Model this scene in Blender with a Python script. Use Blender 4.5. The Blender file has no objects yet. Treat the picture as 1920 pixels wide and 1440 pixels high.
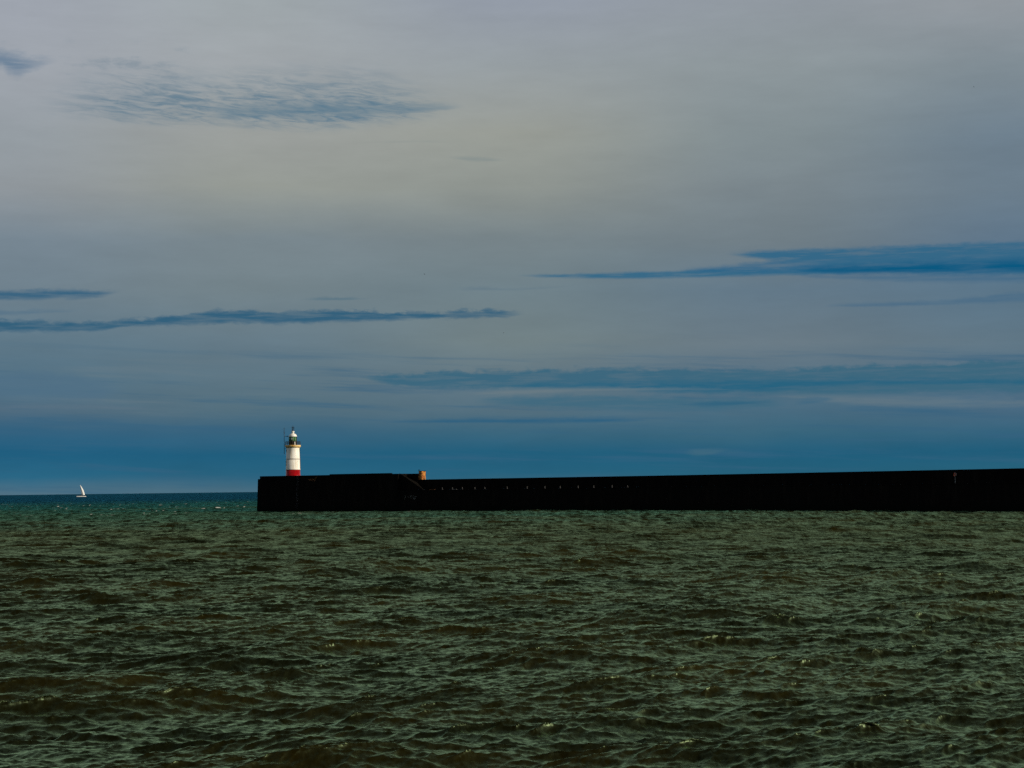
import bpy, bmesh, math, random
import numpy as np
from mathutils import Vector, Matrix, Euler

random.seed(7)
C = bpy.context.scene.collection
R = math.radians

# ------------------------------------------------------------------ camera
EYE = 5.8
F = 3400.0                                   # focal length in pixels of the 1920 px wide photograph
PITCH = math.atan(196.0 / F)
ROLL = math.atan(0.0125)
fwd = Vector((0, math.cos(PITCH), math.sin(PITCH)))
up0 = Vector((0, -math.sin(PITCH), math.cos(PITCH)))
rt0 = Vector((1, 0, 0))
rt = rt0 * math.cos(ROLL) - up0 * math.sin(ROLL)
upv = up0 * math.cos(ROLL) + rt0 * math.sin(ROLL)
cd = bpy.data.cameras.new('camera')
cam = bpy.data.objects.new('camera', cd)
C.objects.link(cam)
cd.sensor_width = 36.0
cd.lens = 36.0 * F / 1920.0
cd.clip_start = 0.5
cd.clip_end = 90000.0
M3 = Matrix((rt, upv, -fwd)).transposed()
cam.matrix_world = Matrix.Translation((0, 0, EYE)) @ M3.to_4x4()
bpy.context.scene.camera = cam


def ray(px, py):
    return (fwd * F + rt * (px - 960.0) + upv * (720.0 - py)).normalized()


def azel(px, py):
    d = ray(px, py)
    return math.atan2(d.x, d.y), math.asin(d.z)


def at_y(px, py, Y):
    d = ray(px, py)
    return Vector((0, 0, EYE)) + d * (Y / d.y)


def on_water(px, Y):
    """point of the water plane seen in column px at the distance Y"""
    lo, hi = 700.0, 1440.0
    for _ in range(60):
        m = (lo + hi) / 2
        p = at_y(px, m, Y)
        if p.z > 0: lo = m
        else: hi = m
    return at_y(px, lo, Y)


# ------------------------------------------------------------------ light
SUN_AZ = R(76.0)          # from the camera's back (-Y) towards the right (+X)
SUN_EL = R(22.0)
sun_dir = Vector((math.sin(SUN_AZ) * math.cos(SUN_EL), -math.cos(SUN_AZ) * math.cos(SUN_EL), math.sin(SUN_EL)))
ld = bpy.data.lights.new('sun', 'SUN')
ld.energy = 4.4
ld.angle = R(0.5)
ld.color = (1.0, 0.88, 0.70)
so = bpy.data.objects.new('sun', ld)
C.objects.link(so)
so.rotation_euler = sun_dir.to_track_quat('Z', 'Y').to_euler()
vs = bpy.context.scene.view_settings
vs.view_transform = 'Standard'
vs.look = 'None'
vs.exposure = 0.0
vs.gamma = 1.0
vs.use_curve_mapping = False


cy = bpy.context.scene.cycles
cy.use_denoising = False
cy.use_adaptive_sampling = True
cy.adaptive_threshold = 0.015
cy.adaptive_min_samples = 8
cy.max_bounces = 4
cy.diffuse_bounces = 2
cy.glossy_bounces = 2
cy.transmission_bounces = 2
cy.sample_clamp_indirect = 4.0
cy.sample_clamp_direct = 1.3


def lin(c):
    o = []
    for v in c:
        v /= 255.0
        o.append(v / 12.92 if v <= 0.04045 else ((v + 0.055) / 1.055) ** 2.4)
    return tuple(o)


# ------------------------------------------------------------------ node expressions
class X:
    nt = None

    def __init__(self, s): self.s = s

    @staticmethod
    def m(op, *a, clamp=False):
        n = X.nt.nodes.new('ShaderNodeMath')
        n.operation = op
        n.use_clamp = clamp
        for i, v in enumerate(a):
            if isinstance(v, X): X.nt.links.new(v.s, n.inputs[i])
            else: n.inputs[i].default_value = float(v)
        return X(n.outputs[0])

    def __add__(a, b): return X.m('ADD', a, b)
    __radd__ = __add__
    def __sub__(a, b): return X.m('SUBTRACT', a, b)
    def __rsub__(a, b): return X.m('SUBTRACT', b, a)
    def __mul__(a, b): return X.m('MULTIPLY', a, b)
    __rmul__ = __mul__
    def __truediv__(a, b): return X.m('DIVIDE', a, b)
    def __rtruediv__(a, b): return X.m('DIVIDE', b, a)


def smooth(x, a, b):
    n = X.nt.nodes.new('ShaderNodeMapRange')
    n.interpolation_type = 'SMOOTHSTEP'
    for k, v in ((0, x), (1, a), (2, b)):
        if isinstance(v, X): X.nt.links.new(v.s, n.inputs[k])
        else: n.inputs[k].default_value = v
    n.inputs[3].default_value = 0.0
    n.inputs[4].default_value = 1.0
    return X(n.outputs[0])


def vec(x, y, z):
    n = X.nt.nodes.new('ShaderNodeCombineXYZ')
    for i, v in enumerate((x, y, z)):
        if isinstance(v, X): X.nt.links.new(v.s, n.inputs[i])
        else: n.inputs[i].default_value = v
    return X(n.outputs[0])


def noise(v, scale=1.0, detail=4.0, rough=0.55, dist=0.0):
    n = X.nt.nodes.new('ShaderNodeTexNoise')
    n.noise_dimensions = '3D'
    X.nt.links.new(v.s, n.inputs['Vector'])
    n.inputs['Scale'].default_value = scale
    n.inputs['Detail'].default_value = detail
    n.inputs['Roughness'].default_value = rough
    n.inputs['Distortion'].default_value = dist
    return X(n.outputs[0])


def mixc(f, a, b):
    n = X.nt.nodes.new('ShaderNodeMix')
    n.data_type = 'RGBA'
    n.clamp_factor = True
    if isinstance(f, X): X.nt.links.new(f.s, n.inputs[0])
    else: n.inputs[0].default_value = f
    for k, v in ((6, a), (7, b)):
        if isinstance(v, X): X.nt.links.new(v.s, n.inputs[k])
        else: n.inputs[k].default_value = (*v, 1.0)
    return X(n.outputs[2])


def scalec(c, f):
    n = X.nt.nodes.new('ShaderNodeVectorMath')
    n.operation = 'SCALE'
    X.nt.links.new(c.s, n.inputs[0])
    if isinstance(f, X): X.nt.links.new(f.s, n.inputs['Scale'])
    else: n.inputs['Scale'].default_value = f
    return X(n.outputs[0])


def ramp(x, stops):
    n = X.nt.nodes.new('ShaderNodeValToRGB')
    e = n.color_ramp.elements
    while len(e) < len(stops): e.new(0.5)
    for el, (p, c) in zip(e, sorted(stops)):
        el.position = p
        el.color = (*c, 1.0)
    X.nt.links.new(x.s, n.inputs[0])
    return X(n.outputs[0])


def fcurve(x, pts):
    """piecewise-smooth function of a 0..1 variable with values 0..1"""
    n = X.nt.nodes.new('ShaderNodeFloatCurve')
    cv = n.mapping.curves[0]
    pts = sorted(pts)
    cv.points[0].location = pts[0]
    cv.points[1].location = pts[-1]
    for p in pts[1:-1]: cv.points.new(*p)
    for p in cv.points: p.handle_type = 'AUTO_CLAMPED'
    n.mapping.extend = 'HORIZONTAL'
    n.mapping.update()
    X.nt.links.new(x.s, n.inputs['Value'])
    return X(n.outputs[0])


# ------------------------------------------------------------------ sky
W = bpy.data.worlds.new('World')
bpy.context.scene.world = W
W.use_nodes = True
W.cycles.sampling_method = 'MANUAL'
W.cycles.sample_map_resolution = 256
nt = W.node_tree
nt.nodes.clear()
X.nt = nt
SKY_STRENGTH = 0.1
tc = nt.nodes.new('ShaderNodeTexCoord')
sep = nt.nodes.new('ShaderNodeSeparateXYZ')
nt.links.new(tc.outputs['Generated'], sep.inputs[0])
dx, dy, dz = X(sep.outputs[0]), X(sep.outputs[1]), X(sep.outputs[2])
az = X.m('ARCTAN2', dx, dy)
el = X.m('ARCSINE', dz)
AZ0, AZ1 = -0.40, 0.40
EL0, EL1 = -0.02, 0.32
A = X.m('MULTIPLY', az - AZ0, 1.0 / (AZ1 - AZ0), clamp=True)
E = X.m('MULTIPLY', el - EL0, 1.0 / (EL1 - EL0), clamp=True)


def nA(a): return min(1, max(0, (a - AZ0) / (AZ1 - AZ0)))
def nE(e): return min(1, max(0, (e - EL0) / (EL1 - EL0)))


# broad cloud sheet: colours of the overcast by elevation, in columns of azimuth
YS = [0, 120, 250, 350, 450, 540, 640, 720, 770, 810, 850, 890, 922]
COLS = {
    0:    [(160,166,176),(160,166,174),(150,158,164),(146,153,158),(120,136,148),(112,130,142),(96,122,138),(80,112,132),(80,108,128),(50,98,128),(28,94,128),(40,102,132),(80,112,130)],
    480:  [(160,168,172),(162,168,172),(156,160,157),(151,156,150),(122,136,143),(116,132,139),(102,124,137),(92,117,131),(84,112,127),(54,99,126),(29,94,126),(39,100,129),(74,110,129)],
    960:  [(150,158,170),(152,160,164),(155,159,152),(144,150,145),(120,133,138),(112,130,138),(114,130,134),(96,118,131),(84,112,128),(58,102,125),(30,94,124),(36,97,125),(66,107,126)],
    1440: [(147,155,163),(143,153,157),(132,144,148),(124,136,142),(113,127,135),(100,122,138),(106,123,134),(84,112,131),(73,107,128),(58,103,126),(30,94,124),(36,96,122),(62,105,125)],
    1920: [(146,153,159),(130,143,151),(112,130,144),(108,126,140),(97,120,140),(90,117,137),(96,119,134),(80,110,132),(70,104,128),(52,100,126),(28,92,122),(40,98,122),(70,108,125)],
}
keys = sorted(COLS)
warp = noise(vec(az * 9.0, el * 30.0, 0.0), 1.0, 4.0, 0.55) - 0.5
Ew = X.m('ADD', E, warp * 0.03, clamp=True)
base = None
for i, k in enumerate(keys):
    st = []
    for y, c in zip(YS, COLS[k]):
        st.append((nE(azel(k, y)[1]), lin(c)))
    st.append((0.0, lin(COLS[k][-1])))
    r_ = ramp(Ew, st)
    if base is None: base = r_
    else:
        base = mixc(smooth(az, azel(keys[i - 1], 500)[0], azel(k, 500)[0]), base, r_)
soft = noise(vec(az * 14.0, el * 60.0, 3.0), 1.0, 6.0, 0.62) - 0.5
streak = noise(vec(az * 7.0, el * 150.0 + az * 6.0, 13.0), 1.0, 5.0, 0.6) - 0.5
low = 1.0 - smooth(el, 0.060, 0.088)
base = scalec(base, 1.0 + soft * 0.26)
base = mixc(smooth(streak, .0, .22) * low * .70, base, lin((52, 98, 128)))
base = mixc(smooth(0.0 - streak, .02, .24) * low * smooth(el, 0.032, 0.048) * .34, base, lin((112, 128, 136)))

# cloud bands: (points (px, top, bottom), colour, opacity, edge softness in px, ragged edge in px)
BANDS = [
    ([(960,515,518),(1100,511,523),(1280,506,522),(1450,502,518),(1640,500,514)], (56,106,136), .9, 5, 5),
    ([(1270,503,511),(1360,496,514),(1450,486,514),(1600,480,514),(1920,475,514),(2300,470,514)], (42,100,136), .75, 8, 8),
    ([(1355,472,478),(1450,467,490),(1550,464,500),(1700,458,512),(1920,450,514),(2300,440,518)], (52,104,136), .9, 8, 7),
    ([(1480,500,512),(1600,493,514),(1760,487,515),(1920,483,513),(2300,478,515)], (4,88,128), .92, 14, 8),
    ([(1480,512,520),(1700,510,530),(1920,510,532),(2300,510,534)], (58,102,134), .55, 12, 8),
    ([(1530,571,575),(1650,565,576),(1760,562,573),(1920,546,568),(2300,540,566)], (70,106,134), .6, 6, 8),
    ([(-300,600,624),(0,599,623),(180,602,621),(250,597,614),(340,588,610),(430,580,607),(500,584,608),(620,580,605),(720,581,602),(800,585,599),(900,579,597),(950,581,595),(990,586,590)], (50,96,124), .88, 7, 16),
    ([(-300,540,566),(0,543,564),(100,541,562),(180,543,559),(235,543,546)], (52,98,128), .82, 8, 11),
    ([(-100,582,594),(20,580,592),(80,579,589),(168,580,583)], (84,114,136), .6, 6, 10),
    ([(550,561,563),(620,556,564),(705,559,561)], (72,108,128), .6, 4, 5),
    ([(840,540,543),(885,536,546),(965,539,545),(1080,534,538)], (92,116,132), .5, 5, 6),
    ([(660,704,707),(780,697,730),(950,692,731),(1100,690,732),(1250,688,735),(1450,690,740),(1600,684,742),(1750,678,738),(1920,672,735),(2300,660,735)], (60,104,127), .92, 9, 20),
    ([(940,720,727),(1150,714,730),(1300,712,738),(1450,710,735),(1600,708,724),(1920,708,722),(2300,705,722)], (34,98,128), .8, 10, 10),
    ([(860,737,741),(960,730,741),(1100,726,735),(1240,725,733),(1400,728,731)], (112,127,134), .45, 5, 9),
    ([(1420,740,743),(1500,738,748),(1600,738,760),(1800,744,765),(2000,748,764)], (104,123,134), .45, 8, 10),
    ([(1480,752,764),(1530,742,756),(1570,746,750)], (62,104,130), .6, 4, 6),
    ([(700,789,793),(900,783,794),(1100,781,794),(1230,786,789)], (30,92,128), .65, 7, 6),
    ([(880,744,758),(1100,738,770),(1220,742,772),(1300,744,772),(1480,744,764)], (60,105,128), .7, 9, 12),
    ([(1240,757,760),(1340,752,762),(1460,750,756)], (40,96,126), .6, 5, 6),
    ([(-200,690,740),(40,692,748),(150,700,752),(240,715,745)], (78,110,134), .5, 14, 14),
    ([(-200,757,768),(100,756,768),(300,762,770)], (96,116,132), .4, 8, 8),
    ([(1270,845,850),(1310,840,856),(1370,840,846)], (72,110,126), .4, 5, 6),
    ([(-60,84,140),(0,86,128),(25,92,148),(60,102,134),(112,112,117)], (94,122,148), .7, 26, 22),
    ([(380,196,226),(520,190,222),(640,188,220),(740,190,216),(880,196,203)], (96,126,144), .55, 16, 14),
    ([(640,268,270),(800,262,268),(860,266,269)], (140,148,146), .5, 4, 5),
    ([(830,291,296),(900,294,304),(965,298,302)], (130,142,142), .5, 5, 6),
    ([(1340,846,850),(1360,843,852),(1420,846,848)], (60,104,126), .3, 4, 4),
]
PX = 1.0 / F
ragged = noise(vec(az * 95.0, el * 240.0, 7.0), 1.0, 5.0, 0.62) - 0.5
fine = noise(vec(az * 38.0, el * 420.0, 11.0), 1.0, 4.0, 0.6)
for pts, colr, op, sft, rag in BANDS:
    tops, bots = [], []
    for px, t, b in pts:
        a, e1 = azel(px, t)
        a2, e2 = azel(px, b)
        tops.append((nA(a), nE(e1)))
        bots.append((nA(a), nE(e2)))
    top = fcurve(A, tops) * (EL1 - EL0) + EL0
    bot = fcurve(A, bots) * (EL1 - EL0) + EL0
    a0, a1 = azel(pts[0][0], 500)[0], azel(pts[-1][0], 500)[0]
    th = top - bot
    lift = ragged * (rag * PX * 3.0)
    t = (el - bot + lift * .35) / X.m('MAXIMUM', th + lift, 1.5 * PX)
    sf = sft * PX
    up_ = 1.0 - smooth(t, X.m('SUBTRACT', 1.0, sf * 1.1 / X.m('MAXIMUM', th, 4 * PX), clamp=True), 1.0 + sf * .35 / X.m('MAXIMUM', th, 4 * PX))
    dn_ = smooth(t, -0.12, X.m('MINIMUM', sf * 1.0 / X.m('MAXIMUM', th, 4 * PX), .45))
    mk = up_ * dn_ * X.m('MINIMUM', th * (1.0 / (9.0 * PX)), 1.0)
    wdt = min(0.016, (a1 - a0) * .33)
    mk = mk * smooth(az, a0, a0 + wdt) * (1.0 - smooth(az, a1 - wdt, a1))
    mk = X.m('MULTIPLY', mk, op * (0.62 + 0.55 * smooth(fine, .30, .62)), clamp=True)
    base = mixc(mk, base, lin(colr))
# the rippled opening of the upper left
pts = [(20,190,212),(180,118,226),(300,118,234),(400,126,236),(500,118,242),(600,117,244),(700,122,236),(780,150,226),(890,196,205)]
top = fcurve(A, [(nA(azel(p, t)[0]), nE(azel(p, t)[1])) for p, t, b in pts]) * (EL1 - EL0) + EL0
bot = fcurve(A, [(nA(azel(p, b)[0]), nE(azel(p, b)[1])) for p, t, b in pts]) * (EL1 - EL0) + EL0
mk = (1.0 - smooth(el + ragged * .006, top - .022, top + .004)) * smooth(el + ragged * .004, bot - .003, bot + .006)
mk = mk * smooth(az, azel(20, 200)[0], azel(290, 200)[0]) * (1.0 - smooth(az, azel(720, 200)[0], azel(890, 200)[0]))
skew = el * 1.0 + az * 0.10
rip = noise(vec(az * 62.0, skew * 400.0, 21.0), 1.0, 3.0, 0.6, 0.8)
pch = noise(vec(az * 16.0, el * 45.0, 23.0), 1.0, 3.0, 0.55)
mk = mk * (.15 + .85 * smooth(rip, 0.32, 0.76)) * smooth(pch, .12, .45)
base = mixc(mk * .95, base, lin((92, 123, 143)))
wisp = smooth(noise(vec(az * 40.0, el * 120.0, 31.0), 1.0, 5.0, 0.62), 0.5, 0.72)
wm = smooth(az, azel(90, 200)[0], azel(160, 200)[0]) * (1.0 - smooth(az, azel(300, 200)[0], azel(400, 200)[0]))
wm = wm * smooth(el, azel(200, 225)[1], azel(200, 180)[1]) * (1.0 - smooth(el, azel(200, 100)[1], azel(200, 60)[1]))
base = mixc(wm * wisp * .45, base, lin((110, 132, 148)))

# clear Nishita sky behind the cloud sheet; the sheet thins out towards the zenith and behind the camera
sky = nt.nodes.new('ShaderNodeTexSky')
sky.sky_type = 'NISHITA'
sky.sun_disc = False
sky.sun_elevation = SUN_EL
sky.sun_rotation = math.atan2(sun_dir.x, sun_dir.y)
sky.air_density = 1.0
sky.dust_density = 1.0
sky.ozone_density = 1.5
cover = 0.97 - 0.25 * smooth(el, 0.28, 0.9)
overhead_dim = (1.0 - 0.60 * smooth(el, 0.27, 0.75)) * (1.0 / SKY_STRENGTH)      # unseen sheet overhead, dimmed to cut the fill light and darken the waves
col = mixc(cover, scalec(X(sky.outputs[0]), 0.25), scalec(base, overhead_dim))
bg = nt.nodes.new('ShaderNodeBackground')
bg.inputs['Strength'].default_value = SKY_STRENGTH
nt.links.new(col.s, bg.inputs['Color'])
wo = nt.nodes.new('ShaderNodeOutputWorld')
nt.links.new(bg.outputs[0], wo.inputs[0])


# ------------------------------------------------------------------ materials
def material(name, colour, rough=0.7, metal=0.0, build=None, spec=0.5):
    m = bpy.data.materials.new(name)
    m.use_nodes = True
    X.nt = m.node_tree
    b = m.node_tree.nodes['Principled BSDF']
    b.inputs['Base Color'].default_value = (*colour, 1)
    b.inputs['Roughness'].default_value = rough
    b.inputs['Metallic'].default_value = metal
    b.inputs['Specular IOR Level'].default_value = spec
    if build: build(m, b)
    return m


def obj_coords():
    t = X.nt.nodes.new('ShaderNodeTexCoord')
    s = X.nt.nodes.new('ShaderNodeSeparateXYZ')
    X.nt.links.new(t.outputs['Object'], s.inputs[0])
    return X(s.outputs[0]), X(s.outputs[1]), X(s.outputs[2])


def world_coords():
    t = X.nt.nodes.new('ShaderNodeNewGeometry')
    s = X.nt.nodes.new('ShaderNodeSeparateXYZ')
    X.nt.links.new(t.outputs['Position'], s.inputs[0])
    return X(s.outputs[0]), X(s.outputs[1]), X(s.outputs[2])


def bump(b, h, strength, dist):
    n = X.nt.nodes.new('ShaderNodeBump')
    n.inputs['Strength'].default_value = strength
    n.inputs['Distance'].default_value = dist
    X.nt.links.new(h.s, n.inputs['Height'])
    X.nt.links.new(n.outputs[0], b.inputs['Normal'])


def two_tone(c1, c2, sc=(1, 1, 1), lo=.4, hi=.65, bmp=0.0):
    def f(m, b):
        x, y, z = obj_coords()
        nn = noise(vec(x * sc[0], y * sc[1], z * sc[2]), 1.0, 5.0, .6)
        c = mixc(smooth(nn, lo, hi), c1, c2)
        X.nt.links.new(c.s, b.inputs['Base Color'])
        if bmp: bump(b, nn, 0.6, bmp)
    return f


def wall_build(m, b):
    # wet, algae-dark concrete, sunk to black to stand in for its deep shade, with courses of blocks and pale salt streaks
    x, y, z = world_coords()
    st = noise(vec(x * .8, y * .8, z * .12), 1.0, 5.0, .6)
    c = mixc(smooth(st, .45, .75), (.003, .0027, .0024), (.008, .0065, .005))
    c = mixc(1.0 - smooth(z, .6, 2.2), c, (.002, .003, .002))
    X.nt.links.new(c.s, b.inputs['Base Color'])
    bump(b, noise(vec(x * 2, y * 2, z * 2), 1.0, 6.0, .6), .5, .05)


def lichen_build(m, b):
    x, y, z = obj_coords()
    n1 = noise(vec(x * 2.2, y * 2.2, z * 2.2), 1.0, 5.0, .65)
    n2 = noise(vec(x * 2.3 + 5, y * 2.3, z * 2.3), 1.0, 4.0, .6)
    c = mixc(smooth(n1, .42, .6), (.40, .11, .012), (.62, .30, .05))
    c = mixc(smooth(n2, .48, .58), c, (.07, .02, .006))
    X.nt.links.new(c.s, b.inputs['Base Color'])
    bump(b, n1, .7, .05)


def paint_build(m, b):
    # white masonry paint with rusty vertical runs
    x, y, z = obj_coords()
    ang = X.m('ARCTAN2', x, y)
    run = noise(vec(ang * 5.0, 0.0, z * .16), 1.0, 5.0, .65)
    pat = noise(vec(x * .7, y * .7, z * .7), 1.0, 4.0, .6)
    c = mixc(smooth(run, .48, .74), (.84, .82, .76), (.62, .53, .36))
    c = mixc(smooth(pat, .55, .75) * .5, c, (.70, .64, .50))
    c = mixc(smooth(noise(vec(ang * .9 + 3.0, 0.0, z * .1), 1.0, 3.0, .6), .42, .62) * .6, c, (.66, .56, .38))
    X.nt.links.new(c.s, b.inputs['Base Color'])


def ochre_build(m, b):
    x, y, z = obj_coords()
    n1 = noise(vec(x * 1.4, y * 1.4, z * 2.0), 1.0, 5.0, .65)
    c = mixc(smooth(n1, .4, .62), (.74, .56, .26), (.58, .29, .04))
    c = mixc(smooth(noise(vec(x * 2 + 9, y * 2, z * 3), 1.0, 4.0, .6), .58, .72), c, (.22, .09, .02))
    X.nt.links.new(c.s, b.inputs['Base Color'])


M_wall = material('shade_black_concrete', (.012, .011, .01), .85, build=wall_build, spec=.05)
M_lichen = material('orange_lichen_stone', (.5, .25, .06), .9, build=lichen_build)
M_white = material('white_paint', (.82, .8, .74), .55, build=paint_build)
M_dome = material('white_dome_paint', (.82, .8, .75), .45, build=two_tone((.84, .82, .77), (.70, .62, .48), (1.5, 1.5, 1.5), .5, .75))
M_red = material('red_gloss_paint', (.34, .003, .006), .2, spec=.3, build=two_tone((.36, .003, .006), (.24, .003, .005), (1, 1, .4)))
M_ochre = material('ochre_stained_paint', (.7, .45, .12), .7, build=ochre_build)
M_black = material('black_painted_iron', (.012, .012, .013), .5, build=two_tone((.010, .010, .012), (.03, .018, .012), (3, 3, 3), .5, .7))
M_steel = material('weathered_steel', (.05, .05, .055), .55, .3, build=two_tone((.04, .045, .05), (.09, .05, .03), (4, 4, 4), .5, .7))
M_green = material('green_glass', (.05, .16, .06), .08, build=two_tone((.03, .13, .045), (.12, .28, .12), (2.2, 2.2, .2), .42, .58))
M_lens = material('lens_glass', (.85, .85, .82), .1, build=two_tone((.85, .85, .82), (.75, .78, .78), (6, 6, 6)))
M_sail = material('sail_cloth', (.85, .84, .8), .7, build=two_tone((.86, .85, .81), (.74, .74, .72), (.5, .5, .3)))
M_hull = material('white_gelcoat', (.8, .79, .76), .25, build=two_tone((.82, .81, .78), (.74, .73, .70), (.5, .5, .5)))
M_dark = material('dark_deck', (.03, .03, .035), .5, build=two_tone((.02, .02, .025), (.05, .05, .05), (1, 1, 1)))
M_bird = material('dark_plumage', (.02, .018, .018), .8, build=two_tone((.015, .014, .015), (.04, .035, .03), (6, 6, 6)))
M_pale = material('pale_paint', (.6, .58, .52), .6, build=two_tone((.62, .60, .55), (.40, .35, .28), (3, 3, 3)))
M_dim = material('faded_grey_paint', (.2, .2, .2), .8, build=two_tone((.30, .30, .28), (.14, .14, .13), (3, 3, 3)))
M_cap = material('worn_grey_paint', (.13, .12, .11), .8, build=two_tone((.16, .15, .13), (.06, .05, .04), (3, 3, 3)))
M_rust = material('rusty_iron', (.22, .09, .03), .85, build=two_tone((.26, .11, .03), (.10, .035, .012), (5, 5, 5)))
M_orange = material('lifebuoy_orange', (.6, .10, .03), .5, build=two_tone((.62, .10, .03), (.5, .08, .03), (5, 5, 5)))


# ------------------------------------------------------------------ mesh helpers
def link(name, bm, mat, parent=None, smooth_=False, loc=None):
    me = bpy.data.meshes.new(name)
    bmesh.ops.recalc_face_normals(bm, faces=bm.faces)
    bm.to_mesh(me)
    bm.free()
    me.materials.append(mat)
    if smooth_:
        for p in me.polygons: p.use_smooth = True
    o = bpy.data.objects.new(name, me)
    C.objects.link(o)
    if parent: o.parent = parent
    if loc is not None: o.location = loc
    return o


def thing(name, label, cat, loc, rz=0.0, group=None):
    o = bpy.data.objects.new(name, None)
    C.objects.link(o)
    o.location = loc
    o.rotation_euler = (0, 0, rz)
    o['label'] = label
    o['category'] = cat
    if group: o['group'] = group
    return o


def lathe(bm, prof, n=64, c=(0, 0)):
    rings = []
    for r, z in prof:
        if r < 1e-4: rings.append([bm.verts.new((c[0], c[1], z))])
        else: rings.append([bm.verts.new((c[0] + r * math.cos(2 * math.pi * i / n), c[1] + r * math.sin(2 * math.pi * i / n), z)) for i in range(n)])
    for a, b in zip(rings, rings[1:]):
        for i in range(n):
            j = (i + 1) % n
            if len(a) == 1 and len(b) == 1: continue
            if len(a) == 1: bm.faces.new((a[0], b[i], b[j]))
            elif len(b) == 1: bm.faces.new((a[i], a[j], b[0]))
            else: bm.faces.new((a[i], a[j], b[j], b[i]))
    if len(rings[0]) > 1: bm.faces.new(list(reversed(rings[0])))
    if len(rings[-1]) > 1: bm.faces.new(rings[-1])


def tube(bm, pts, r, n=8, closed=False):
    pts = [Vector(p) for p in pts]
    rings = []
    m = len(pts)
    for i, p in enumerate(pts):
        if closed: t = (pts[(i + 1) % m] - pts[i - 1]).normalized()
        else: t = (pts[min(i + 1, m - 1)] - pts[max(i - 1, 0)]).normalized()
        a = Vector((0, 0, 1)) if abs(t.z) < .9 else Vector((1, 0, 0))
        u = t.cross(a).normalized()
        v = t.cross(u).normalized()
        rr = r[i] if isinstance(r, (list, tuple)) else r
        rings.append([bm.verts.new(p + (u * math.cos(2 * math.pi * k / n) + v * math.sin(2 * math.pi * k / n)) * rr) for k in range(n)])
    for i in range(m if closed else m - 1):
        a, b = rings[i], rings[(i + 1) % m]
        for k in range(n):
            bm.faces.new((a[k], a[(k + 1) % n], b[(k + 1) % n], b[k]))
    if not closed:
        bm.faces.new(list(reversed(rings[0])))
        bm.faces.new(rings[-1])


def box(bm, x0, x1, y0, y1, z0, z1, bev=0.0):
    vs_ = [bm.verts.new((x, y, z)) for x in (x0, x1) for y in (y0, y1) for z in (z0, z1)]
    fs = [bm.faces.new([vs_[i] for i in q]) for q in ((0, 1, 3, 2), (4, 6, 7, 5), (0, 4, 5, 1), (2, 3, 7, 6), (0, 2, 6, 4), (1, 5, 7, 3))]
    if bev:
        es = list({e for f in fs for e in f.edges})
        bmesh.ops.bevel(bm, geom=es, offset=bev, segments=2, affect='EDGES')


# ------------------------------------------------------------------ water
def fft_tile(N, L, lmin, lmax, power, mean_dir, spread, seed, rms):
    rng = np.random.default_rng(seed)
    k1 = 2 * np.pi * np.fft.fftfreq(N, L / N)
    kx, ky = np.meshgrid(k1, k1, indexing='ij')
    k = np.hypot(kx, ky)
    k[0, 0] = 1
    lam = 2 * np.pi / k
    amp = k ** (-power)
    amp *= np.exp(-(k * lmin / (2 * np.pi)) ** 4) * np.exp(-((2 * np.pi / lmax) / k) ** 4)
    c = np.cos(np.arctan2(ky, kx) - mean_dir)
    amp *= np.where(c > 0, c, 0) ** spread + 0.05 * np.abs(c) + .012
    amp[0, 0] = 0
    h = amp * (rng.standard_normal((N, N)) + 1j * rng.standard_normal((N, N)))
    z = np.fft.ifft2(h).real
    s = rms / z.std()
    hx = np.fft.ifft2(1j * kx / k * h).real * s
    hy = np.fft.ifft2(1j * ky / k * h).real * s
    return (z * s).astype(np.float32), hx.astype(np.float32), hy.astype(np.float32)


def sample(tile, L, x, y, rot):
    c, s = math.cos(rot), math.sin(rot)
    N = tile[0].shape[0]
    u = ((x * c + y * s) * (N / L)) % N
    v = ((-x * s + y * c) * (N / L)) % N
    i = np.floor(u).astype(np.int32)
    j = np.floor(v).astype(np.int32)
    fu = (u - i).astype(np.float32)
    fv = (v - j).astype(np.float32)
    i %= N
    j %= N
    i2 = (i + 1) % N
    j2 = (j + 1) % N
    out = []
    for t in tile:
        out.append(t[i, j] * (1 - fu) * (1 - fv) + t[i2, j] * fu * (1 - fv) + t[i, j2] * (1 - fu) * fv + t[i2, j2] * fu * fv)
    hz, hx, hy = out
    return hz, hx * c - hy * s, hx * s + hy * c


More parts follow.
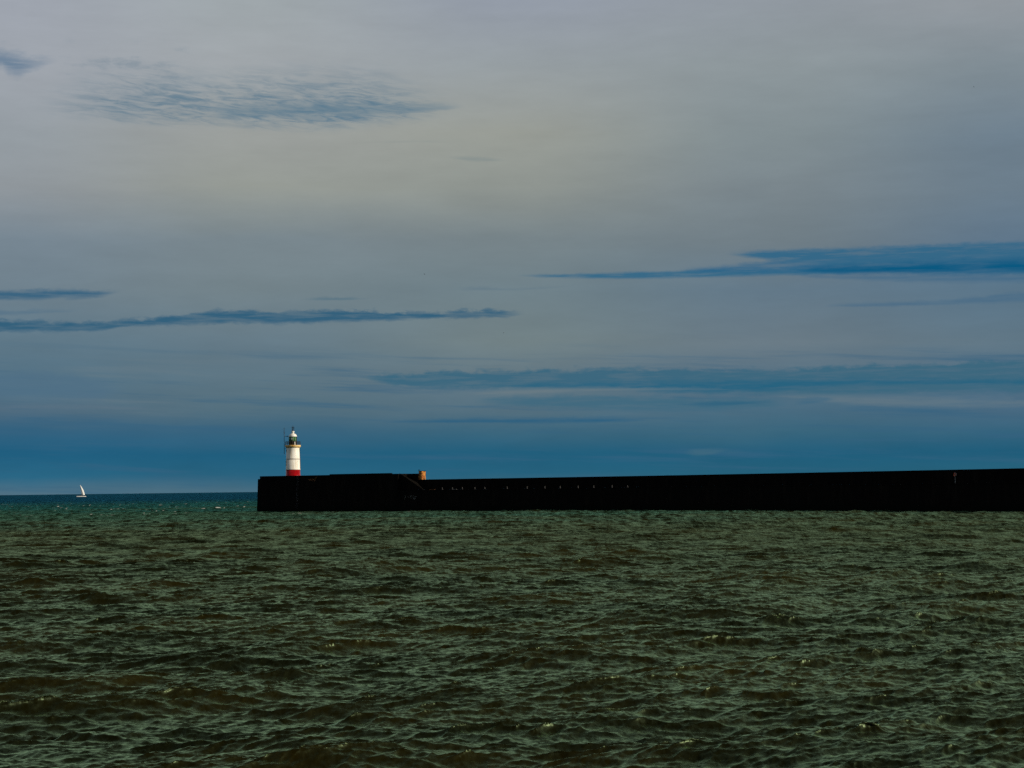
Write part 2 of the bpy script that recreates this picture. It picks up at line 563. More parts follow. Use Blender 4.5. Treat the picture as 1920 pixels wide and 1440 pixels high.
def water_build(m, b):
    x, y, z = world_coords()
    r = X.m('SQRT', x * x + y * y)
    big = noise(vec(x * .006, y * .012, 0.0), 1.0, 4.0, .6) - .5
    rr = r + big * (60.0 + 1.1 * r)
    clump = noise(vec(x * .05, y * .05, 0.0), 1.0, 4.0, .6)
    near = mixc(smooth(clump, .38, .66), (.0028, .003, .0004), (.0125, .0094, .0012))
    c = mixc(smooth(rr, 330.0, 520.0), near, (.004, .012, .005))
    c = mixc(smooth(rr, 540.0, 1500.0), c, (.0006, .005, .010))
    fa = X.nt.nodes.new('ShaderNodeAttribute')
    fa.attribute_name = 'foam'
    foam = X(fa.outputs['Fac'])
    fn = noise(vec(x * 3.0, y * 3.0, z * 3.0), 1.0, 5.0, .7)
    fm = smooth(foam + (fn - .5) * .6, .55, .85)
    cap = smooth(noise(vec(x * .30, y * .035, 17.0), 1.0, 3.0, .6), .62, .68)
    patch = noise(vec(x * .012, y * .008, 27.0), 1.0, 3.0, .6)
    cap = cap * smooth(patch, .42, .6) * smooth(r, 430.0, 560.0) * (1.0 - smooth(r, 800.0, 1300.0))
    fm = X.m('MAXIMUM', fm, cap)
    c = mixc(fm, c, (.55, .56, .52))
    n1 = noise(vec(x * 1.6 + y * .5, y * 2.6 - x * .6, 0.0), 1.0, 5.0, .62)
    n2 = noise(vec(x * .35, y * .6, 5.0), 1.0, 4.0, .65)
    f = smooth(r, 90.0, 350.0)
    bn = X.nt.nodes.new('ShaderNodeBump')
    bn.inputs['Distance'].default_value = 1.0
    h = n1 * .022 + n2 * (f * .30)
    X.nt.links.new(h.s, bn.inputs['Height'])
    tint = mixc(smooth(r, 70.0, 240.0), (.48, .67, .39), (.35, .47, .25))  # painted colour of the reflections by distance: olive, green, teal, blue
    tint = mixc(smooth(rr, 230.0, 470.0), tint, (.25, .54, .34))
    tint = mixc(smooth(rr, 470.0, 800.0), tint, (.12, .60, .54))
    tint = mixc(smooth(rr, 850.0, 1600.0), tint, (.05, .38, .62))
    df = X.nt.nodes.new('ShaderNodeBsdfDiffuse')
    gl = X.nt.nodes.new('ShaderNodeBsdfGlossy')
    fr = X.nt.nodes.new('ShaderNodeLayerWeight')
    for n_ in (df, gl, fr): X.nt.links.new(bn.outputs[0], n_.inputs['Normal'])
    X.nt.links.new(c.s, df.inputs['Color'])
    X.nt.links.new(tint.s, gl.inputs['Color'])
    rg = 0.36 + 0.14 * smooth(r, 150.0, 900.0)
    X.nt.links.new(rg.s, gl.inputs['Roughness'])
    mx = X.nt.nodes.new('ShaderNodeMixShader')
    # mean Fresnel reflectance of a wind-roughened sea (slope variance grows as the waves get too small to resolve)
    sig = 0.05 + 0.25 * smooth(r, 60.0, 900.0)
    pw = X.m('POWER', X(fr.outputs['Facing']), 5.0 * X.m('EXPONENT', -2.69 * sig))
    dash = noise(vec(x * .55, y * .06, 9.0), 1.0, 4.0, .68)
    rip = noise(vec(x * 1.7 + y * .25, y * 1.0 - x * .35, 41.0), 1.0, 4.0, .62)
    line = smooth(1.0 - X.m('ABSOLUTE', rip * 2.0 - 1.0), .62, 1.0)
    rip2 = noise(vec(x * 4.5 + y * .9, y * 3.4 - x * 1.2, 47.0), 1.0, 3.0, .6)
    line2 = smooth(1.0 - X.m('ABSOLUTE', rip2 * 2.0 - 1.0), .66, 1.0)
    fade = 1.0 - smooth(r, 60.0, 190.0)
    ripple_glint = (.42 + .95 * line) * (1.0 + (line2 * .9 - .45) * fade)  # bright ripple lines painted into the reflectance with ridged noise
    glint_dashes = ripple_glint * (1.0 + (smooth(dash, .34, .66) * 1.7 - .9) * smooth(r, 80.0, 330.0))  # light and dark reflection dashes painted farther out with stretched noise
    fac = glint_dashes * (.02 + .98 * pw / (1.0 + 22.7 * X.m('POWER', sig, 1.5))) * (1.0 - fm)
    X.nt.links.new(fac.s, mx.inputs[0])
    X.nt.links.new(df.outputs[0], mx.inputs[1])
    X.nt.links.new(gl.outputs[0], mx.inputs[2])
    X.nt.nodes.remove(b)
    X.nt.links.new(mx.outputs[0], X.nt.nodes['Material Output'].inputs['Surface'])


def make_water():
    azd = np.arange(-0.345, 0.345, 0.00055)
    ext = []
    a, st = 0.345, .0011
    while a < math.pi - .02:
        ext.append(a)
        st = min(st * 1.25, .07)
        a += st
    ext = np.array(ext + [math.pi - .001])
    azs = np.concatenate([-ext[::-1], azd, ext])
    rs, r = [], 2.0
    while r < 45000:
        rs.append(r)
        q = .012 if r < 24 else .0016 if r < 170 else (.0024 if r < 1500 else .02)
        r *= 1 + q
    rs = np.array(rs)
    AZ, RR = np.meshgrid(azs, rs, indexing='xy')
    x = (RR * np.sin(AZ)).ravel().astype(np.float64)
    y = (RR * np.cos(AZ)).ravel().astype(np.float64)
    dist = RR.ravel()
    md = R(-70)
    T0 = (fft_tile(512, 211.0, 3.0, 12.0, 2.0, md, 3.5, 1, .145), 211.0, .25)
    T1 = (fft_tile(1024, 93.0, .5, 3.6, 2.1, md + .15, 3.0, 2, .055), 93.0, -.17)
    T2 = (fft_tile(1024, 23.0, .08, .95, 2.0, md - .1, 2.2, 3, .021), 23.0, .4)
    hz = np.zeros_like(x)
    dxx = np.zeros_like(x)
    dyy = np.zeros_like(x)
    for (tile, L, rot), chop, f0, f1 in ((T0, 1.1, 6000, 12000), (T1, 1.15, 2500, 5000), (T2, 1.0, 220, 520)):
        w = np.clip((f1 - dist) / (f1 - f0), 0, 1)
        a_, b_, c_ = sample(tile, L, x, y, rot)
        hz += a_ * w
        dxx += b_ * w * chop
        dyy += c_ * w * chop
    nr, nc = len(rs), len(azs)
    # foam where the surface folds
    X2 = (x + dxx).reshape(nr, nc)
    Y2 = (y + dyy).reshape(nr, nc)
    ra = np.gradient(X2, axis=0) * np.gradient(Y2, axis=1) - np.gradient(Y2, axis=0) * np.gradient(X2, axis=1)
    x0, y0 = x.reshape(nr, nc), y.reshape(nr, nc)
    rb = np.gradient(x0, axis=0) * np.gradient(y0, axis=1) - np.gradient(y0, axis=0) * np.gradient(x0, axis=1)
    J = ra / rb
    foam = np.clip((-0.30 - J) / .8, 0, 1).ravel()
    band = np.exp(-((dist - 640) / 130) ** 2) + .55 * np.exp(-((dist - 900) / 300) ** 2)
    foam = foam + np.clip((0.52 - J.ravel()) / .5, 0, 1) * band
    co = np.empty((nr * nc, 3), np.float32)
    co[:, 0] = x + dxx
    co[:, 1] = y + dyy
    co[:, 2] = hz
    idx = np.arange(nr * nc, dtype=np.int32).reshape(nr, nc)
    q = np.stack([idx[:-1, :-1], idx[:-1, 1:], idx[1:, 1:], idx[1:, :-1]], -1).reshape(-1, 4)[:, ::-1]
    me = bpy.data.meshes.new('water')
    me.vertices.add(nr * nc)
    me.vertices.foreach_set('co', co.ravel())
    me.loops.add(q.size)
    me.loops.foreach_set('vertex_index', np.ascontiguousarray(q).ravel())
    me.polygons.add(len(q))
    me.polygons.foreach_set('loop_start', np.arange(0, q.size, 4, dtype=np.int32))
    me.polygons.foreach_set('use_smooth', np.ones(len(q), dtype=bool))
    at = me.attributes.new('foam', 'FLOAT', 'POINT')
    at.data.foreach_set('value', foam.astype(np.float32))
    me.update(calc_edges=True)
    me.materials.append(material('sea_water', (.03, .03, .01), .08, build=water_build))
    o = bpy.data.objects.new('water', me)
    C.objects.link(o)
    o['kind'] = 'structure'
    o['label'] = 'choppy green brown sea turning blue towards the horizon'
    return o


make_water()

# ------------------------------------------------------------------ breakwater
LINE = [(482, 519), (620, 505), (750, 491), (800, 486), (900, 476.5), (1050, 461), (1200, 445), (1350, 425), (1500, 404), (1650, 384.5), (1800, 366), (1920, 352)]
P = [on_water(px, Y).to_2d() for px, Y in LINE]
d_end = (P[-1] - P[-3]).normalized()
for k in range(1, 7): P.append(P[len(LINE) - 1] + d_end * 30.0 * k)


def resample(P, step=3.0):
    # Catmull-Rom through the plan points
    out = []
    for i in range(len(P) - 1):
        p0, p1, p2, p3 = P[max(i - 1, 0)], P[i], P[i + 1], P[min(i + 2, len(P) - 1)]
        n = max(1, int((p2 - p1).length / step))
        for k in range(n):
            t = k / n
            out.append(.5 * ((2 * p1) + (p2 - p0) * t + (2 * p0 - 5 * p1 + 4 * p2 - p3) * t * t + (3 * p1 - p0 - 3 * p2 + p3) * t ** 3))
    out.append(P[-1])
    return out


PL = resample(P)
S = [0.0]
for a, b in zip(PL, PL[1:]): S.append(S[-1] + (b - a).length)


def along(s):
    for i in range(len(PL) - 1):
        if s <= S[i + 1] or i == len(PL) - 2:
            t = (s - S[i]) / (S[i + 1] - S[i])
            p = PL[i].lerp(PL[i + 1], t)
            d = (PL[min(i + 2, len(PL) - 1)] - PL[max(i - 1, 0)]).normalized()
            return p, d, Vector((-d.y, d.x))


def s_of_px(px):
    best = min(range(len(S) * 4), key=lambda i: abs(proj_px(S[-1] * i / (len(S) * 4)) - px))
    return S[-1] * best / (len(S) * 4)


def proj_px(s):
    p = along(s)[0]
    v = Vector((p.x, p.y, 0)) - Vector((0, 0, EYE))
    return 960 + F * v.dot(rt) / v.dot(fwd)


def sweep(bm, s0, s1, prof, step=3.0, z_fn=None):
    """prof: closed list of (offset seaward, z)"""
    n = max(1, int((s1 - s0) / step))
    rings = []
    for i in range(n + 1):
        s = s0 + (s1 - s0) * i / n
        p, d, nv = along(s)
        ring = []
        for o, z in prof:
            q = p + nv * o
            ring.append(bm.verts.new((q.x, q.y, z)))
        rings.append(ring)
    m = len(prof)
    for a, b in zip(rings, rings[1:]):
        for k in range(m):
            bm.faces.new((a[k], a[(k + 1) % m], b[(k + 1) % m], b[k]))
    bm.faces.new(list(reversed(rings[0])))
    bm.faces.new(rings[-1])


S_ST0, S_ST1, S_P = s_of_px(746), s_of_px(787), s_of_px(766)       # stairs between head and lower promenade
S_TOP = S[-1]
base_p = along(S_ST1)[0]
bw = thing('breakwater', 'long black concrete breakwater curving in from the right, raised at the lighthouse end', 'breakwater', (0, 0, 0))
bm = bmesh.new()
S_W = s_of_px(712)
sweep(bm, 0.75, S_W, [(-.1, -3.5), (-.02, .8), (.42, 9.72), (.42, 10.2), (13.4, 10.2), (13.4, 9.0), (15.0, -3.5)])
sweep(bm, 0.0, .75, [(-.1, -3.5), (-.02, .8), (.42, 9.4), (13.4, 9.4), (15.0, -3.5)])
sweep(bm, S_W, S_ST0, [(-.1, -3.5), (-.02, .8), (.42, 9.72), (.42, 10.2), (6.7, 10.2), (6.7, -3.5)])
link('head_block', bm, M_wall, bw)
bm = bmesh.new()
sweep(bm, s_of_px(618), s_of_px(731), [(.37, 10.2), (.37, 10.42), (1.0, 10.42), (1.0, 10.2)])
link('coping', bm, M_wall, bw)
bm = bmesh.new()
sweep(bm, S_ST0, S_TOP, [(-.1, -3.5), (0, .8), (.28, 5.55), (.22, 5.56), (.22, 5.74), (11.0, 5.74), (13.0, -3.5)])
link('promenade_wall', bm, M_wall, bw)
bm = bmesh.new()
sweep(bm, S_P - .4, S_TOP, [(5.3, 5.742), (5.2, 8.32), (5.12, 8.33), (5.12, 8.55), (7.3, 8.55), (7.3, 5.742)])
link('parapet_wall', bm, M_wall, bw)
# rear part of the raised head reaching to the pillar
bm = bmesh.new()
sweep(bm, S_ST0, S_P - .45, [(4.6, 5.742), (4.6, 10.18), (6.7, 10.18), (6.7, 5.742)])
link('head_wall', bm, M_wall, bw)
# stairs with a sloping balustrade on the harbour side
bm = bmesh.new()
NST = 22
for i in range(NST):
    s0 = S_ST0 + (S_ST1 - S_ST0) * i / NST
    s1 = S_ST0 + (S_ST1 - S_ST0) * (i + 1) / NST
    z = max(5.8, 9.75 - (10.0 - 5.74) * (i + 1) / (NST + 1))
    sweep(bm, s0, s1, [(1.2, 5.742), (1.2, z), (4.598, z), (4.598, 5.742)], 50)
link('staircase', bm, M_wall, bw)
bm = bmesh.new()
pa, d0, n0 = along(S_ST0)
pb, d1, n1 = along(S_ST1 + .5)
ring = []
for p, n_, zt in ((pa, n0, 10.3), (pb, n1, 6.0)):
    for o, z in ((1.06, 5.75), (1.06, zt), (1.15, zt), (1.15, 5.75)):
        q = p + n_ * o
        ring.append(bm.verts.new((q.x, q.y, z)))
for k in range(4): bm.faces.new((ring[k], ring[(k + 1) % 4], ring[4 + (k + 1) % 4], ring[4 + k]))
bm.faces.new(ring[:4])
bm.faces.new(ring[4:])
link('balustrade', bm, M_wall, bw)
# pillar closing the raised wall, its end face in the sun
bm = bmesh.new()
pp, dd, nn_ = along(S_P)
box(bm, -.5, .55, 0, 1.85, 0, 2.25, .04)
for k in range(4):
    box(bm, .552, .58 + .02 * (k % 2), .06 + .02 * k, 1.78 - .03 * k, .06 + .54 * k, .52 + .54 * k, .012)
pil = link('stone_pillar', bm, M_lichen, bw)
q = pp + nn_ * 5.0
pil.location = (q.x, q.y, 8.552)
pil.rotation_euler = (0, 0, math.atan2(dd.y, dd.x))
pil['label'] = 'orange lichen-covered stone pillar where the raised wall ends'
bm = bmesh.new()
box(bm, -.56, .6, -.05, 1.92, 2.252, 2.36, .03)
box(bm, -.52, -.34, .02, .2, 2.362, 2.75, .02)
cap = link('cap_stone', bm, M_wall, pil)
# rust-stained bracket frame on the head, right of the lighthouse
bm = bmesh.new()
s_r = s_of_px(585)
pr, dr, nr_ = along(s_r)
tube(bm, [(0, 0, -.6), (.9, 0, .1), (1.3, 0, .15)], .07)
tube(bm, [(0.2, 0, -.9), (1.1, 0, -.1)], .06)
for k in range(5): tube(bm, [(-.3 - .35 * k, 0, -.9 + .05 * k), (-.3 - .35 * k, 0, -.1 - .08 * k)], .04)
tube(bm, [(-1.8, 0, -.5), (.3, 0, -.45)], .04)
tube(bm, [(.1, 0, -.55), (.3, 0, -.8)], .05)
rb_ = link('iron_bracket', bm, M_rust, bw)
rb_.location = (pr.x + nr_.x * .28, pr.y + nr_.y * .28, 9.5)
rb_.rotation_euler = (0, 0, math.atan2(dr.y, dr.x))
# iron ladder down the head's face
bm = bmesh.new()
s_l = s_of_px(556)
pl_, dl, nl = along(s_l)
for o in (-.25, .25): tube(bm, [(o, 0, -9), (o, .38, -.1), (o, .7, .35)], .04)
for k in range(24): tube(bm, [(-.25, -.004 + .042 * (k * .37), -8.8 + k * .37), (.25, -.004 + .042 * (k * .37), -8.8 + k * .37)], .03)
lad = link('ladder', bm, M_black, bw)
lad.location = (pl_.x - nl.x * .12, pl_.y - nl.y * .12, 10.0)
lad.rotation_euler = (0, 0, math.atan2(dl.y, dl.x))
# pale paint daubs on the face below the stairs
s_m = s_of_px(768)
pm, dm, nm = along(s_m)
for pts in ([(-1.9, .4), (-1.4, .55), (-1.5, .1), (-1.9, -.4), (-1.3, -.4)], [(-.6, .1), (-.1, .1)], [(.3, .5), (.5, .0), (.5, -.4)], [(.5, .1), (.8, .5)], [(1.1, -.45), (1.2, .5), (1.6, .3), (1.2, 0), (1.7, -.45)], [(2.3, .3), (1.95, .1), (1.95, -.3), (2.3, -.45)]):
    bm = bmesh.new()
    tube(bm, [(a, 0, b) for a, b in pts], .035, 6)
    pmk = link('paint_daub', bm, M_dim, bw)
    pmk.location = (pm.x + nm.x * .13, pm.y + nm.y * .13, 3.75)
    pmk.rotation_euler = (0, 0, math.atan2(dm.y, dm.x))

# things standing on the promenade: white-topped bollards along its edge
BOL = [(826, 0.55), (848, .5), (863, .5), (886, .6), (907, .55), (949, .55), (984, .5), (1021, .6), (1049, .6), (1079, .5), (1111, .6), (1144, .5), (1176, .45)]


def make_bollard(i, px):
    s = s_of_px(px)
    p, d, n_ = along(s)
    where = ['leftmost small mooring bollard on the promenade edge, nearest the stairs',
             'second small mooring bollard right of the stairs', 'third small mooring bollard right of the stairs',
             'fourth small mooring bollard right of the stairs', 'fifth small mooring bollard right of the stairs',
             'sixth small mooring bollard, just left of the middle of the row', 'small mooring bollard in the very middle of the row',
             'small mooring bollard just right of the middle of the row', 'fifth small mooring bollard counted from the right end of the row',
             'fourth small mooring bollard counted from the right end of the row', 'third small mooring bollard counted from the right end of the row',
             'second small mooring bollard counted from the right end of the row', 'rightmost small mooring bollard at the end of the row'][i]
    return s, p, d, n_, where


proto = None
for i, (px, hh) in enumerate(BOL):
    s, p, d, n_, lab = make_bollard(i, px)
    q = p + n_ * .7
    if proto is None:
        proto = thing('mooring_bollard', lab, 'bollard', (q.x, q.y, 5.74), 0, 'mooring bollards along the promenade edge')
        bm = bmesh.new()
        lathe(bm, [(.20, 0), (.17, .08), (.12, .14), (.12, .42)], 20)
        link('post', bm, M_black, proto, True)
        bm = bmesh.new()
        lathe(bm, [(.08, .421), (.10, .44), (.10, .48), (.06, .52), (0, .53)], 20)
        link('cap', bm, M_cap, proto, True)
    else:
        o = proto.copy()
        C.objects.link(o)
        o.location = (q.x, q.y, 5.74)
        o['label'] = lab
        for ch in list(proto.children):
            c = ch.copy()
            C.objects.link(c)
            c.parent = o


def lifebuoy(px, z, label):
    s = s_of_px(px)
    p, d, n_ = along(s)
    q = p + n_ * 4.6
    t = thing('lifebuoy_post', label, 'lifebuoy', (q.x, q.y, 5.74), math.atan2(d.y, d.x))
    bm = bmesh.new()
    box(bm, -.05, .05, -.05, .05, 0, z, .01)
    box(bm, -.3, .3, .051, .09, z - .7, z - .1, .01)
    link('board', bm, M_dim, t)
    bm = bmesh.new()
    tube(bm, [(.28 * math.cos(a * math.pi / 12), -.13, z - .45 + .28 * math.sin(a * math.pi / 12)) for a in range(24)], .07, 10, True)
    link('ring', bm, M_orange, t, True)
    return t


lifebuoy(1761, 2.2, 'lifebuoy ring on a pale board standing against the wall at far right')
# planks lying on the promenade near the stairs
for px, w, lab in ((804, .9, 'short weathered timber plank lying beside the foot of the stairs'), (844, .8, 'pale timber plank lying by the promenade edge between two bollards')):
    s = s_of_px(px)
    p, d, n_ = along(s)
    bm = bmesh.new()
    box(bm, -w, w, -.1, .1, 0, .1, .012)
    q = p + n_ * 1.6
    o = link('plank', bm, M_dim if px > 820 else M_rust, None, False, (q.x, q.y, 5.742))
    o.rotation_euler = (0, 0, math.atan2(d.y, d.x) + .1)
    o['label'] = lab
    o['category'] = 'plank'

# ------------------------------------------------------------------ lighthouse
LH = at_y(549.5, 892, 521.0)
lh = thing('lighthouse', 'white round lighthouse with red base band and black lantern at the end of the breakwater', 'lighthouse', (LH.x, LH.y, 10.2))
K = 521.0 / F * 1.0


def lz(y): return EYE + (921.3 - y) * K - 10.2


zr, zg, zb0, zb1 = lz(881.1), lz(861.0), lz(840.3), lz(835.0)
zm, zt, zd, zn = lz(828.3), lz(819.0), lz(813.3), lz(808.7)
bm = bmesh.new()
lathe(bm, [(2.16, 0), (2.16, .12), (2.10, .16), (2.05, zr)], 96)
link('red_base', bm, M_red, lh, True)
bm = bmesh.new()
lathe(bm, [(2.09, zr + .002), (2.09, zr + .16), (2.03, zr + .2), (1.965, zg - .13), (1.90, zg - .12), (1.90, zg), (1.99, zg + .01), (1.99, zg + .16), (1.945, zg + .18), (1.86, zb0 - .12), (1.86, zb0)], 96)
link('tower', bm, M_white, lh, True)
bm = bmesh.new()
tube(bm, [(1.935 * math.cos(a * math.pi / 32), 1.935 * math.sin(a * math.pi / 32), zg - .06) for a in range(64)], .045, 8, True)
link('band', bm, M_black, lh, True)
bm = bmesh.new()
lathe(bm, [(1.86, zb0 + .002), (1.98, zb0 + .12), (2.05, zb0 + .2), (2.24, zb0 + .32), (2.24, zb1 - .04), (2.2, zb1)], 96)
link('gallery', bm, M_ochre, lh, True)
gr = None
bm = bmesh.new()
for zz in (.42, .72, 1.02):
    tube(bm, [(2.12 * math.cos(a * math.pi / 24), 2.12 * math.sin(a * math.pi / 24), zb1 + zz) for a in range(48)], .04, 6, True)
for a in range(16):
    t = 2 * math.pi * a / 16 + .1
    tube(bm, [(2.12 * math.cos(t), 2.12 * math.sin(t), zb1), (2.12 * math.cos(t), 2.12 * math.sin(t), zb1 + 1.04)], .05, 6)
link('gallery_railing', bm, M_black, lh)
bm = bmesh.new()
lathe(bm, [(1.16, zb1 + .002), (1.16, zm - .08), (1.2, zm - .06), (1.2, zm)], 48)
lb = link('lantern_base', bm, M_black, lh, True)
bm = bmesh.new()
a0 = -math.pi / 2 + .62
rr = 1.175
v = [bm.verts.new((rr * math.cos(a0 + da) * q_, rr * math.sin(a0 + da) * q_, zz)) for da in (-.13, .13) for q_ in (1.0, 1.03) for zz in (zb1 + .1, zm - .12)]
for f_ in ((0, 1, 3, 2), (4, 6, 7, 5), (0, 4, 5, 1), (2, 3, 7, 6), (0, 2, 6, 4), (1, 5, 7, 3)): bm.faces.new([v[i] for i in f_])
hp = link('hatch', bm, M_dome, lb)
hp['label'] = 'pale narrow hatch plate on the black lantern base'
bm = bmesh.new()
lathe(bm, [(1.07, zm + .002), (1.07, zt)], 48)
gz = link('lantern_glazing', bm, M_green, lh, True)
bm = bmesh.new()
for a in range(10):
    t = 2 * math.pi * a / 10 + .31
    tube(bm, [(1.1 * math.cos(t), 1.1 * math.sin(t), zm + .003), (1.1 * math.cos(t), 1.1 * math.sin(t), zt)], .085, 6)
for zz in (zm + .05, zt - .06):
    tube(bm, [(1.1 * math.cos(a * math.pi / 24), 1.1 * math.sin(a * math.pi / 24), zz) for a in range(48)], .06, 6, True)
link('glazing_bars', bm, M_black, gz)
bm = bmesh.new()
ta = -math.pi / 2 - .12
lathe(bm, [(.0, zm + .42), (.17, zm + .5), (.2, zm + .72), (.17, zm + .95), (0, zm + 1.03)], 24, (1.0 * math.cos(ta), 1.0 * math.sin(ta)))
link('lamp_lens', bm, M_lens, lh, True)
bm = bmesh.new()
dome = [(1.2, zt + .002), (1.2, zt + .07)]
for k in range(13):
    t = k / 12 * math.pi / 2 * .87
    dome.append((1.14 * math.cos(t), zt + .09 + (zd - zt - .02) * math.sin(t)))
lathe(bm, dome + [(.42, zd + .06)], 64)
dm_ = link('dome', bm, M_dome, lh, True)
bm = bmesh.new()
lathe(bm, [(.42, zd + .062), (.36, zd + .12), (.36, zn - .28), (.46, zn - .26), (.46, zn - .06), (.34, zn)], 40)
link('ventilator', bm, M_dome, dm_, True)
bm = bmesh.new()
top = lz(798.6)
tube(bm, [(0, 0, zn), (0, 0, top)], [.09, .05], 8)
for xo in (-.17, .3): tube(bm, [(xo, 0, zn), (xo, 0, top - .35)], .05, 6)
for zz, w in ((zn + .1, .35), (zn + .62, .42), (zn + .95, .5), (zn + 1.15, .38)):
    tube(bm, [(-w, 0, zz), (w, 0, zz)], .045, 6)
    tube(bm, [(0, -w, zz), (0, w, zz)], .045, 6)
box(bm, .26, .36, -.12, .12, zn + .5, zn + 1.25, .01)
link('weather_vane', bm, M_black, lh)
am = None
bm = bmesh.new()
mx = -2.48
tube(bm, [(mx, 0, lz(851.5)), (mx, 0, lz(818)), (mx, 0, lz(802.5))], [.075, .065, .045], 8)
for k in range(5):
    zz = lz(804.0 + 2.4 * k)
    tube(bm, [(mx - .22, 0, zz), (mx + .22, 0, zz)], .035, 6)
am = link('antenna_mast', bm, M_steel, lh)
for zz, xe in ((lz(818.3), -1.1), (lz(834.0), -2.15), (lz(841), -1.83)):
    bm = bmesh.new()
    tube(bm, [(mx, 0, zz), (xe, 0, zz)], .05, 6)
    if xe == -1.1: box(bm, -1.75, -1.5, -.15, .15, lz(819.4), lz(817.2), .02)
    link('bracket', bm, M_steel, am)
bm = bmesh.new()
tube(bm, [(1.95, -.05, zb0 - .1), (2.08, -.05, zg - .3), (2.17, -.05, 1.7)], .05, 8)
link('lightning_conductor', bm, M_steel, lh)
for z0, z1 in ((lz(847), lz(843.3)), (lz(867.5), lz(864)), (lz(873), lz(870))):
    bm = bmesh.new()
    rr = 2.0 if z1 < zg else 1.9
    t = math.pi + .35
    tube(bm, [(rr * math.cos(t) * 1.0, rr * math.sin(t), z0), (rr * math.cos(t), rr * math.sin(t), z1)], .11, 8)
    link('slit_window', bm, M_black, lh)

# ------------------------------------------------------------------ sailing yacht
YB = 3650.0
bp = on_water(152.0, YB)
yk = YB / F
yacht = thing('sailing_yacht', 'white sailing yacht heeling under a tall narrow sail on the horizon', 'yacht', (bp.x, bp.y, 0.05), R(25))
Lh, Bm = 9.0 * yk, 2.2 * yk        # half length, half beam (seen nearly broadside)
bm = bmesh.new()
secs = []
for k in range(17):
    t = -1 + 2 * k / 16
    w = Bm * max(.02, (1 - max(0, -t) ** 2.4 * .99) * (1 - max(0, t) ** 2 * .25))
    fb = 1.35 + .35 * max(0, -t) ** 2
    ring = []
    for j in range(9):
        a = math.pi * j / 8
        ring.append(bm.verts.new((t * Lh, w * math.cos(a), fb * 1.0 - (fb + .7) * math.sin(a) ** .7)))
    secs.append(ring)
for a, b in zip(secs, secs[1:]):
    for j in range(8): bm.faces.new((a[j], a[j + 1], b[j + 1], b[j]))
    bm.faces.new((a[8], a[0], b[0], b[8]))
bm.faces.new(secs[0])
bm.faces.new(list(reversed(secs[-1])))
hl = link('hull', bm, M_hull, yacht, True)
bm = bmesh.new()
box(bm, -3.2, 4.6, -1.2, 1.2, 1.9, 3.0, .25)
link('cabin', bm, M_dark, yacht)
heel = R(0)
tipx, basex = -2.0 * yk, 3.6 * yk
mh = 22.0 * yk
bm = bmesh.new()
tube(bm, [(basex * .75, 0, 1.8), (tipx, 0, mh)], [.16, .10], 8)
link('mast', bm, M_steel, yacht)
bm = bmesh.new()
tube(bm, [(basex * .75, 0, 3.2), (7.2 * yk, -.6, 3.4)], .14, 8)
link('boom', bm, M_steel, yacht)


def sail(luff0, luff1, clew, head_w, belly, roach=0.0):
    bm_ = bmesh.new()
    g = []
    for i in range(15):
        t = i / 14
        a = luff0.lerp(luff1, t)
        b = clew.lerp(luff1 + Vector((head_w, 0, 0)), t)
        b = b + Vector((roach * math.sin(math.pi * t), 0, 0))
        row = []
        for j in range(9):
            u = j / 8
            p = a.lerp(b, u)
            p.y += belly * math.sin(math.pi * u ** .7) * (1 - t * .6)
            row.append(p)
        g.append(row)
    for sgn in (0, .03):
        vv = [[bm_.verts.new(p + Vector((0, sgn, 0))) for p in row] for row in g]
        for i in range(14):
            for j in range(8): bm_.faces.new((vv[i][j], vv[i][j + 1], vv[i + 1][j + 1], vv[i + 1][j]))
    return bm_


link('mainsail', sail(Vector((basex * .78, .2, 3.6)), Vector((tipx + .1, .2, mh - .3)), Vector((6.9 * yk, -.4, 3.6)), .5, -1.0, 1.7), M_sail, yacht, True)
link('jib', sail(Vector((1.4 * yk, .3, 3.0)), Vector((tipx + 1.2, .1, mh * .72)), Vector((basex * .95, .3, 3.2)), .3, .9, -.4), M_sail, yacht, True)

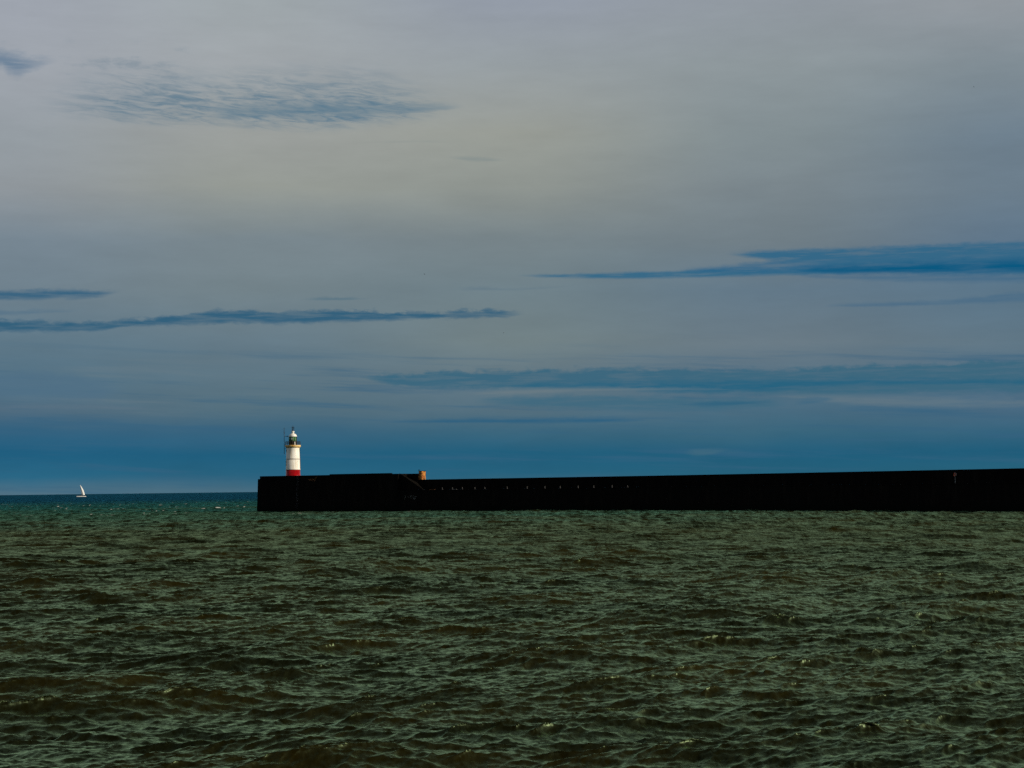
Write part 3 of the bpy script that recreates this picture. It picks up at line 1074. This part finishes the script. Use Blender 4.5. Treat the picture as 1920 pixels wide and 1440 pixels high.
# ------------------------------------------------------------------ birds
def make_bird(px, py, D, span, head_deg, flap, label):
    p = at_y(px, py, D)
    bm_ = bmesh.new()
    L = span * .46
    prof = [(-.5, .01), (-.42, .05), (-.2, .115), (.05, .14), (.25, .11), (.36, .075), (.43, .08), (.48, .055), (.52, .02), (.6, .004)]
    rings = []
    for t, r_ in prof:
        zc = .03 * math.sin(t * 4)
        rings.append([bm_.verts.new((t * L, r_ * L * math.cos(2 * math.pi * k / 10), zc * L + r_ * L * math.sin(2 * math.pi * k / 10))) for k in range(10)])
    for a, b in zip(rings, rings[1:]):
        for k in range(10): bm_.faces.new((a[k], a[(k + 1) % 10], b[(k + 1) % 10], b[k]))
    bm_.faces.new(list(reversed(rings[0])))
    bm_.faces.new(rings[-1])
    # tail fan
    tv = [bm_.verts.new(c) for c in ((-.44 * L, .05 * L, 0), (-.8 * L, .13 * L, 0), (-.8 * L, -.13 * L, 0), (-.44 * L, -.05 * L, 0), (-.44 * L, 0, .03 * L), (-.8 * L, 0, .02 * L))]
    bm_.faces.new((tv[0], tv[1], tv[5], tv[4]))
    bm_.faces.new((tv[4], tv[5], tv[2], tv[3]))
    bm_.faces.new((tv[0], tv[3], tv[2], tv[1]))
    for sg in (-1, 1):
        st = []
        for u, ch, sw, up in ((.04, .20, 0, 0), (.2, .22, .03, .12), (.45, .19, .05, .26), (.7, .12, -.03, .28), (1.0, .02, -.2, .24)):
            yv = sg * (u * span / 2) * math.cos(flap)
            zv = (up * flap * .8) * span / 2 + .05 * L
            c0 = (.14 + sw) * span / 2
            st.append([bm_.verts.new((c0, yv, zv)), bm_.verts.new((c0 - ch * span * .25, yv, zv + .03 * ch * span)), bm_.verts.new((c0 - ch * span * .5, yv, zv - .01)), bm_.verts.new((c0 - ch * span * .25, yv, zv - .01))])
        for a, b in zip(st, st[1:]):
            for k in range(4): bm_.faces.new((a[k], a[(k + 1) % 4], b[(k + 1) % 4], b[k]))
        bm_.faces.new(st[-1])
        bm_.faces.new(list(reversed(st[0])))
    o = link('gull', bm_, M_bird, None, True, p)
    o.rotation_euler = (R(12), R(-6), R(head_deg))
    o['label'] = label
    o['category'] = 'bird'
    o['group'] = 'birds high over the sea'
    return o


make_bird(1826, 163, 560, 1.15, 100, .9, 'tiny dark bird high up at the far right of the grey sky')
make_bird(796, 514, 620, 1.2, 160, .8, 'tiny dark bird in the sky just above the long thin cloud streaks')
make_bird(944.5, 624, 640, 1.1, 20, .8, 'tiny dark bird just below the right tip of the long dark cloud streak')
make_bird(1123.5, 769, 900, 1.0, 70, .7, 'faintest tiny bird low over the breakwater under the grey cloud bands')
